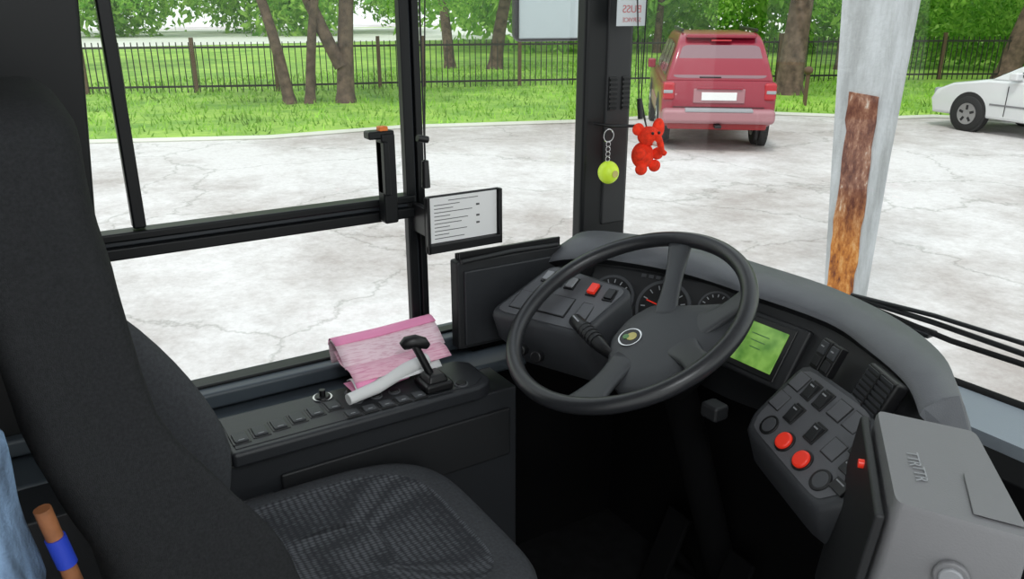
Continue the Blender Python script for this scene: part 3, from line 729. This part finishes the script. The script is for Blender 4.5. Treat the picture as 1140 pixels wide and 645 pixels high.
dj=group('denim_jacket')
rs=[]
for i in range(20):
    t=i/19; z=.76+.27*t
    def f3(p,u,v,z=z):
        a=noise.noise(Vector((p.x*30,p.y*30,z*10)))
        p.x+=a*.012;p.y+=a*.012; return p
    k_=min(1,(1-t)*3+.2)*min(1,t*4+.5)
    rs.append(sring(-.775,-.098+.014*(1-t),.028*k_,.040*k_,z,n=48,e=.9,fn=f3))
rings('jacket_body',rs,'denim',dj,smooth=True)
tube('hanger_hook',[(-.775,-.10,1.02),(-.78,-.2,1.08),(-.80,-.39,1.12)],.004,'chrome',dj)
bs=group('broom_stick')
tube('stick',[(-.775,-.038,.872),(-.775,-.018,.73),(-.775,.0,.53),(-.775,.05,.0)],.008,'wood',bs)
cyl('tape',(-.775,-.033,.838),(-.775,-.028,.805),.0095,'blue',bs)
cb=group('cardboard_box')
box('carton',(-.98,-.30,0.0),(-.80,-.12,.45),'card',cb)

# ------------------------------------------------------------------ wipers
wp=group('windshield_wiper')
tube('arm',[(-.40,1.60,.60),(-.60,1.585,.705),(-.85,1.575,.705),(-1.04,1.565,.694)],.005,'black',wp)
tube('arm_2',[(-.38,1.60,.60),(-.60,1.59,.680),(-.85,1.575,.690),(-1.04,1.565,.690)],.006,'black',wp)
tube('blade',[(-.30,1.565,.675),(-.60,1.565,.672),(-.80,1.565,.668),(-.98,1.563,.680)],.006,'rubber',wp)
box('arm_joint',(-.90,1.55,.660),(-.84,1.585,.672),'black',wp)
cyl('pivot',(-.40,1.54,.58),(-.40,1.62,.60),.02,'black',wp)

# ------------------------------------------------------------------ exterior
mk('ground',[(-90,-60,G),(40,-60,G),(40,90,G),(-90,90,G)],[(0,1,2,3)],'ground')
edge=[(-17,-14),(-15.6,-4),(-14.8,1.07),(-13.7,3.7),(-13.6,6.17),(-12.5,9.25),(-11.8,13.0),(-9.6,14.9),(-9.3,15.8),(-7.6,16.9),(-4,18.5),(6,22)]
far=[(30,50),(-60,90),(-80,60),(-70,-40)]
prism('lawn',[(x,y,G+.05) for x,y in edge+far],(0,0,-.05),'grass',None,bevel=0)
mk('far_road',[(-88,-50,G+.06),(-50,-40,G+.06),(-47,20,G+.06),(-40,62,G+.06),(-66,88,G+.06)],[(0,1,2,3,4)],'road')
tube('trim_kerb',[(x,y,G+.02) for x,y in edge],.05,'road',None,seg=6)
fe=group('iron_fence')
fl_=[(-27.5,-11),(-22.7,1.8),(-20.9,6.0),(-19.8,9.6),(-18.0,14.2),(-16.0,19.1),(-14.0,23.7),(-10,30)]
vs=[];fs=[];pv=[];pf=[]
def addbox(V,Fc,p,ux,w,d,h0,h1):
    uy=Vector((-ux.y,ux.x,0)); b=len(V)
    for z in (h0,h1):
        for a,c_ in ((-1,-1),(1,-1),(1,1),(-1,1)): V.append(Vector((p.x,p.y,0))+ux*a*w/2+uy*c_*d/2+Vector((0,0,z)))
    Fc+= [(b,b+1,b+2,b+3),(b+4,b+7,b+6,b+5)]+[(b+i,b+4+i,b+4+(i+1)%4,b+(i+1)%4) for i in range(4)]
acc=0
for i in range(len(fl_)-1):
    a=Vector((*fl_[i],0));b=Vector((*fl_[i+1],0));L=(b-a).length;u_=(b-a)/L
    for zz in (.18,1.12): addbox(vs,fs,(a+b)/2,u_,L,.03,G+zz,G+zz+.05)
    k=0
    while acc+k*.15<L:
        p=a+u_*(acc+k*.15); addbox(vs,fs,p,u_,.022,.022,G+.05,G+1.27); k+=1
    acc=acc+k*.15-L
    kk=0
    while kk*2.6<L:
        addbox(pv,pf,a+u_*kk*2.6,u_,.09,.09,G,G+1.38); kk+=1
mk('pickets',vs,fs,'fence',fe); mk('posts',pv,pf,'fpost',fe)
vs=[];fs=[]
def inside(x,y):
    for i in range(len(edge)-1):
        (x0,y0),(x1,y1)=edge[i],edge[i+1]
        if y0<=y<=y1: return x< x0+(x1-x0)*(y-y0)/(y1-y0)-.1
    return False
cnt=0
while cnt<14000:
    x=random.uniform(-26,-7);y=random.uniform(-2,24)
    if not inside(x,y): continue
    cnt+=1; hgt=random.uniform(.05,.16); a=random.uniform(0,3.14); w=.02
    dx,dy=math.cos(a)*w,math.sin(a)*w; lx,ly=random.uniform(-.08,.08),random.uniform(-.08,.08)
    b=len(vs); vs+=[(x-dx,y-dy,G+.045),(x+dx,y+dy,G+.045),(x+lx,y+ly,G+.05+hgt)]; fs.append((b,b+1,b+2))
mk('grass_tufts',vs,fs,'blade')
def clump_mesh(n,seed,size):
    rnd_=random.Random(seed); vs=[];fs=[]
    for i in range(n):
        v=Vector((rnd_.gauss(0,1),rnd_.gauss(0,1),rnd_.gauss(0,1))).normalized()*(rnd_.random()**.4)
        a=Vector((rnd_.gauss(0,1),rnd_.gauss(0,1),rnd_.gauss(0,.6))).normalized(); b=a.cross(Vector((rnd_.gauss(0,1),rnd_.gauss(0,1),rnd_.gauss(0,1)))).normalized()
        s_=size*rnd_.uniform(.6,1.3); k=len(vs)
        vs+=[v-a*s_,v+b*s_*.45,v+a*s_,v-b*s_*.45]; fs.append((k,k+1,k+2,k+3))
    me=D.meshes.new('leaf_clump'); me.from_pydata([tuple(v) for v in vs],[],fs); me.materials.append(M['leaf']); return me
CL=[clump_mesh(480,s,.10) for s in range(3)]
def clump(parent,c,r_):
    o=D.objects.new('foliage',random.choice(CL)); COL.objects.link(o); o.parent=parent
    o.location=c; o.scale=(r_,r_,r_*.75); o.rotation_euler=(random.random()*6,random.random()*6,random.random()*6)
def tree(x,y,r_,h_=7,lean=(0,0),crown=3.2,low=2.0,nc=22,lows=(),fork=None):
    g=group('tree')
    P=[(x,y,G),(x+lean[0]*.15,y+lean[1]*.15,G+h_*.2),(x+lean[0]*.5,y+lean[1]*.5,G+h_*.5),(x+lean[0],y+lean[1],G+h_)]
    P=crom([Vector(p) for p in P],4); n_=len(P)
    tube('trunk',P,r_,'bark',g,seg=14,radii=[r_*(1.25 if i==0 else 1-.6*i/n_) for i in range(n_)])
    if fork:
        q=[Vector(v) for v in fork]; tube('fork',crom(q,4),r_*.7,'bark',g,seg=12,radii=[r_*(.75-.02*i) for i in range(4*(len(q)-1)+1)])
    for k in range(5):
        a=random.random()*6.28; b=P[n_*2//3]
        tube(f'branch_{k}',[b,b+Vector((math.cos(a)*1.0,math.sin(a)*1.0,.7)),b+Vector((math.cos(a)*2.2,math.sin(a)*2.2,1.5))],r_*.3,'bark',g,seg=8,radii=[r_*.35,r_*.22,r_*.08])
    for k in range(nc):
        a=random.random()*6.28; rr=crown*math.sqrt(random.random())
        zz=G+low+1.2+random.random()*(h_-low+.5)
        clump(g,(x+lean[0]*.7+rr*math.cos(a),y+lean[1]*.7+rr*math.sin(a),zz),random.uniform(.8,1.3))
    for (a,b,c_,s_) in lows: clump(g,(a,b,c_),s_)
    return g
tree(-18.1,5.45,.14,8,(-.6,-1.6),low=2.6,nc=14,lows=[(-19.5,3.6,2.1,.6)])
tree(-17.95,5.85,.12,8,(.6,1.0),low=2.6,nc=8)
tree(-17.7,6.60,.21,8,(-.5,.9),low=2.2,lows=[(-17.6,7.8,1.7,.6),(-18.5,8.4,1.65,.7),(-19.5,9.6,1.7,.7)],nc=18,fork=[(-17.7,6.55,0.0),(-17.9,6.2,.9),(-18.2,5.6,2.6)])
tree(-24.5,14.6,.25,9,(1.0,1.5),low=2.0,nc=26,lows=[(-24,12.6,1.7,.9),(-25,16.2,1.4,1.0),(-26.5,12,1.6,.9),(-23.5,17.0,1.4,.8),(-26,14.5,1.5,.9),(-24.5,10.8,1.9,.8)])
tree(-25.5,13.4,.2,9,(-.6,-.8),low=2.2)
tree(-13.6,16.6,.34,9,(.2,.4),low=2.6,nc=26,lows=[(-14.5,18.6,1.5,.7),(-13.2,18.9,1.7,.7),(-15,17.4,1.9,.6)])
tree(-13.0,25.5,.35,9,(1.5,1.5),low=1.4,nc=36,crown=4)
tree(-8.0,24.5,.25,9,(1.8,.5),low=1.3,nc=36,crown=4)
tree(-18,24.5,.2,9,(0,.5),low=1.3,nc=34,crown=4)
tree(-32,-1.0,.2,9,(0,.5),low=1.9,nc=24,crown=4,lows=[(-31,2.5,1.7,.9),(-32,4.5,1.9,1.0)])
tree(-29,26,.2,9,(0,.5),low=1.0,nc=34,crown=4)
tbelt=group('distant_tree_belt')
for k in range(260):
    t=random.random(); ang=math.radians(-25+t*100)
    dist=random.uniform(60,76) if t<.5 else random.uniform(38,60)
    clump(tbelt,(-math.cos(ang)*dist,math.sin(ang)*dist,G+random.uniform(1.2,7)),random.uniform(2.2,3.8))
bu=group('shrub')
for k in range(48):
    clump(bu,(-11.5+random.uniform(-7.5,8),28+random.uniform(-2,3),G+random.uniform(.3,3.4)),random.uniform(.9,1.4))
bo=group('bollard')
cyl('post',(-11.75,14.93,G),(-11.75,14.93,G+.75),.045,'fpost',bo); ellipsoid('cap',(-11.75,14.93,G+.80),(.10,.10,.09),'fpost',bo)

# concrete pole
po=group('concrete_pole')
def prect(z,x0,x1,y0=3.5,dy=.13): return [Vector((x0,y0,z)),Vector((x1,y0+.02,z)),Vector((x1,y0+dy,z)),Vector((x0,y0+dy,z))]
rings('shaft',[prect(G,-2.47,-2.325),prect(-.13,-2.485,-2.325),prect(.6,-2.55,-2.335,dy=.16),prect(1.33,-2.61,-2.335,dy=.20),prect(2.2,-2.63,-2.335,dy=.2),prect(7,-2.60,-2.36,dy=.2)],'pole',po,smooth=False)
rr_=random.Random(3); Lp=[];Rp=[]
for i in range(26):
    t=i/25; z=.92-1.62*t
    xl=-2.498+.02*min(1,t*1.7)+rr_.uniform(-.008,.008); xr=-2.350+.018*min(1,t*2)+rr_.uniform(-.008,.004)
    if z<-.13: xl=-2.47+rr_.uniform(-.003,.003)
    Lp.append((xl,z+(rr_.uniform(-.01,.01) if i else 0)));Rp.append((min(xr,-2.328),z+(rr_.uniform(-.01,.01) if i else -.012)))
vs=[];fs=[]
for (a,b) in zip(Lp,Rp): vs+=[(a[0],3.497,a[1]),((a[0]+b[0])/2,3.499,(a[1]+b[1])/2),(b[0],3.509,b[1]),(b[0],3.56,b[1]),(a[0],3.56,a[1])]
for i in range(25):
    for j in range(5): fs.append((i*5+j,i*5+(j+1)%5,(i+1)*5+(j+1)%5,(i+1)*5+j))
fs+=[(0,1,2,3,4),tuple(125+j for j in (4,3,2,1,0))]
mk('rust_scab',vs,fs,'rust',po)

# ------------------------------------------------------------------ cars
def wheel(name,c,r_,w,par,MXc):
    rs=[]
    prof_=[(-w/2,r_*.62),(-w/2,r_*.93),(-w/2+.02,r_),(w/2-.02,r_),(w/2,r_*.93),(w/2,r_*.62)]
    for (yy,rr) in prof_: rs.append([MXc@(Vector(c)+Vector((rr*math.cos(a),yy,rr*math.sin(a)))) for a in [2*math.pi*k/28 for k in range(28)]])
    rings(name+'_tire',rs,'tire',par,smooth=True,sharp=50)
    for sgn in (-1,1):
        a=MXc@(Vector(c)+Vector((0,sgn*(w/2-.01),0))); b=MXc@(Vector(c)+Vector((0,sgn*(w/2+.008),0)))
        cyl(name+f'_hubcap_{sgn+1}',a,b,r_*.60,'alloy',par,seg=28)
        for k in range(5):
            an=k*2*math.pi/5
            m2=MXc@Matrix.Translation(Vector(c)+Vector((0,sgn*(w/2+.01),0)))@Matrix.Rotation(an,4,'Y')
            boxM(name+f'_slot_{sgn+1}_{k}',m2,(r_*.14,.008,r_*.26),'tire',par,bevel=0,off=(0,0,r_*.36))
def car(name,origin,heading,W_,low,gh,rg,glassm,wheels,rw,paint,side_windows,topw=.74,waist=1.0,gwd=.04,ghb=.03):
    g=group(name)
    hx=Vector((heading[0],heading[1],0)).normalized(); MXc=frameM((origin[0],origin[1],G),hx,Vector((-hx.y,hx.x,0)))
    ys=[(-W_/2,.10,.84),(-W_/2+.02,.045,.93),(-W_/2+.08,.012,.985),(-W_/2+.2,0,1.0),(W_/2-.2,0,1.0),(W_/2-.08,.012,.985),(W_/2-.02,.045,.93),(W_/2,.10,.84)]
    cxm=sum(p[0] for p in low)/len(low); czm=sum(p[1] for p in low)/len(low)
    rs=[]
    for (yy,ins,s_) in ys:
        rs.append([MXc@Vector((cxm+(x-cxm)*(1-ins*.5),yy,czm+(z-czm)*s_)) for x,z in low])
    rings('body',rs,paint,g,smooth=True,sharp=28)
    zt=max(z for x,z in gh)
    def hw(z): return W_/2-gwd-(W_/2)*(1-topw)*(z-waist)/(zt-waist)
    rs=[]
    for sgn in (-1,1): rs.append([MXc@Vector((x,sgn*hw(z),z)) for x,z in gh])
    rings('greenhouse',rs,paint,g,smooth=False,bevel=ghb)
    for k,wn in enumerate(side_windows):
        for sgn in (-1,1):
            mk(f'side_window_{k}_{sgn+1}',[MXc@Vector((x,sgn*(hw(z)+.008),z)) for x,z in wn],[tuple(range(len(wn)))],glassm,g)
    def cross(x0,z0,x1,z1,nm,push,inset=.09):
        pv=Vector(push)
        o=[Vector((x0,-hw(z0)+inset,z0)),Vector((x0,hw(z0)-inset,z0)),Vector((x1,hw(z1)-inset,z1)),Vector((x1,-hw(z1)+inset,z1))]
        o=rnd(o,.10,3); mk(nm,[MXc@(p+pv) for p in o],[tuple(range(len(o)))],glassm,g)
    cross(*rg[0],'rear_window',(-.012,0,.0)); cross(*rg[1],'windshield',(.012,0,.006))
    for k,xw in enumerate(wheels):
        for sgn in (-1,1):
            a=MXc@Vector((xw,sgn*(W_/2-.12),rw+.02)); b=MXc@Vector((xw,sgn*(W_/2+.004),rw+.02))
            cyl(f'arch_{k}_{sgn+1}',a,b,rw*1.16,'tire',g,seg=32)
            wheel(f'wheel_{k}_{sgn+1}',(xw,sgn*(W_/2-.09),rw),rw,.22,g,MXc)
    def cb_(nm,a,b,m,bev=.01):
        return mk(nm,[MXc@v for v in cubev(a,b)],CUBE_F,m,g,bevel=bev)
    return g,MXc,cb_
low=[(0.10,.46),(0.0,.58),(-.01,.92),(.04,1.06),(3.3,1.08),(4.35,.98),(4.55,.85),(4.6,.5),(4.5,.34),(.3,.34)]
gh=[(.06,1.02),(.15,1.30),(.29,1.58),(.42,1.69),(.62,1.74),(2.5,1.73),(2.75,1.66),(3.35,1.06)]
W_=1.72
hd=Vector((-.775,.632)); px_=Vector((.632,.775))
oc=Vector((-9.34,8.52))+px_*(W_/2)
sw_l=[[(.46,1.12),(.54,1.56),(1.15,1.60),(1.15,1.12)],[(1.25,1.12),(1.25,1.60),(1.95,1.60),(1.95,1.12)],[(2.05,1.12),(2.05,1.60),(2.62,1.58),(3.0,1.12)]]
g,MXc,cb_=car('car',(oc.x,oc.y),(hd.x,hd.y),W_,low,gh,[(.095,1.10,.275,1.57),(3.29,1.12,2.79,1.58)],'carglass',(.85,3.6),.37,'carred',sw_l,topw=.76,waist=1.04,gwd=.05,ghb=.07)
cb_('rear_bumper',(-.16,-.84,.44),(.14,.84,.66),'carredlow',.07)
cb_('bumper_step',(-.165,-.50,.62),(.05,.50,.668),'lgray',.01)
cb_('rear_valance',(-.02,-.74,.34),(.2,.74,.46),'redd',.03)
cb_('number_plate',(-.035,-.26,.78),(.0,.26,.90),'white',.005)
cb_('plate_recess',(-.024,-.38,.74),(.02,.38,.95),'carredlow',.01)
cb_('plate_light_bar',(-.045,-.34,.94),(.03,.34,.975),'carred',.01)
cb_('tailgate_gap',(-.014,-.68,.675),(.02,.68,.683),'black',0)
for s_ in (-1,1):
    a,b=sorted((s_*.84,s_*.66))
    cb_(f'tail_light_{s_+1}',(-.03,a,.78),(.24,b,1.04),'tail',.04)
    a,b=sorted((s_*.83,s_*.69)); cb_(f'reverse_light_{s_+1}',(-.038,a,.88),(.0,b,.93),'lgray',.01)
    a,b=sorted((s_*.58,s_*.54)); cb_(f'roof_rail_{s_+1}',(.6,a,1.75),(2.4,b,1.80),'black',.01)
    a,b=sorted((s_*.98,s_*.84)); cb_(f'side_mirror_{s_+1}',(2.75,a,1.06),(2.9,b,1.22),'carred',.03)
    a,b=sorted((s_*.872,s_*.85)); cb_(f'side_cladding_{s_+1}',(1.25,a,.46),(3.15,b,.64),'carredlow',.01)
    a,b=sorted((s_*.865,s_*.845)); cb_(f'door_handle_{s_+1}',(1.4,a,.96),(1.56,b,.99),'carred',.005); 
cb_('rear_spoiler',(.26,-.52,1.67),(.46,.52,1.725),'carred',.02)
cb_('rear_wiper',(.08,-.02,1.10),(.11,.30,1.12),'black',.003)
cb_('high_brake_light',(.255,-.15,1.625),(.30,.15,1.65),'tail',.003)
cb_('tow_bracket',(-.2,-.05,.38),(0,.05,.43),'black',.01)
low=[(0.05,.42),(0.0,.60),(.03,.90),(.25,.98),(3.2,.93),(3.9,.82),(4.22,.68),(4.32,.5),(4.25,.25),(.12,.25)]
gh=[(.30,.94),(1.05,1.36),(1.3,1.42),(2.1,1.41),(2.3,1.37),(3.15,.92)]
sw_l=[[(.80,1.0),(1.17,1.29),(1.55,1.32),(1.55,1.0)],[(1.62,1.0),(1.62,1.32),(2.15,1.31),(2.25,1.29),(2.75,1.0)]]
hd=Vector((-.985,.17)).normalized()
fw_=Vector((-7.95,14.68)); left=Vector((-hd.y,hd.x))
oc=fw_-hd*3.45 - left*(.85-.1)
g,MXc,cb_=car('car.001',(oc.x,oc.y),(hd.x,hd.y),1.70,low,gh,[(.36,.99,1.02,1.33),(3.08,.98,2.36,1.33)],'carglassd',(.85,3.45),.31,'carwhite',sw_l,topw=.80,waist=.92)
for s_ in (-1,1):
    a,b=sorted((s_*.80,s_*.45)); cb_(f'head_light_{s_+1}',(4.05,a,.58),(4.27,b,.70),'lgray',.03)
    a,b=sorted((s_*.80,s_*.5)); cb_(f'tail_light_{s_+1}',(-.02,a,.70),(.2,b,.88),'tail',.02)
    a,b=sorted((s_*.98,s_*.82)); cb_(f'side_mirror_{s_+1}',(2.55,a,.95),(2.7,b,1.08),'carwhite',.03)
    a,b=sorted((s_*.862,s_*.845)); cb_(f'door_handle_{s_+1}',(1.65,a,.76),(1.80,b,.79),'carwhite',.004); cb_(f'door_gap_{s_+1}',(1.585,a,.34),(1.592,b,.84),'black',0); cb_(f'door_gap_f_{s_+1}',(2.75,a,.34),(2.757,b,.84),'black',0)
    cb_(f'side_trim_{s_+1}',(1.2,a,.50),(3.05,b,.53),'gray',.003)
cb_('front_grille',(4.26,-.35,.50),(4.33,.35,.60),'black',.01)

# ------------------------------------------------------------------ lights
w=D.worlds.new('world'); bpy.context.scene.world=w; w.use_nodes=True
nt=w.node_tree; bg=nt.nodes['Background']
tc=nt.nodes.new('ShaderNodeTexCoord'); sx=nt.nodes.new('ShaderNodeSeparateXYZ'); nt.links.new(tc.outputs['Generated'],sx.inputs[0])
r=nt.nodes.new('ShaderNodeValToRGB'); r.color_ramp.elements[0].position=.45; r.color_ramp.elements[0].color=(.9,.95,.93,1); r.color_ramp.elements[1].position=1; r.color_ramp.elements[1].color=(.80,.89,1,1)
nt.links.new(sx.outputs['Z'],r.inputs[0]); nt.links.new(r.outputs[0],bg.inputs['Color']); bg.inputs['Strength'].default_value=1.35
s=D.lights.new('sun','SUN'); s.energy=1.7; s.angle=math.radians(10); s.color=(1,.97,.92)
so=D.objects.new('sun',s); COL.objects.link(so)
so.rotation_euler=Vector((.35,-.55,1.1)).to_track_quat('Z','Y').to_euler()
a=D.lights.new('added_fill_light','AREA'); a.energy=14; a.size=.5; a.color=(.95,.98,1)  # added fill light brightening the cab interior; no lamp fixture modelled
ao=D.objects.new('added_fill_light',a); COL.objects.link(ao); ao.location=(.25,.15,2.08); ao.rotation_euler=Vector((.95,-.55,1.0)).to_track_quat('Z','Y').to_euler()

sc_=bpy.context.scene
sc_.view_settings.view_transform='Standard'; sc_.view_settings.look='None'; sc_.view_settings.exposure=0.0
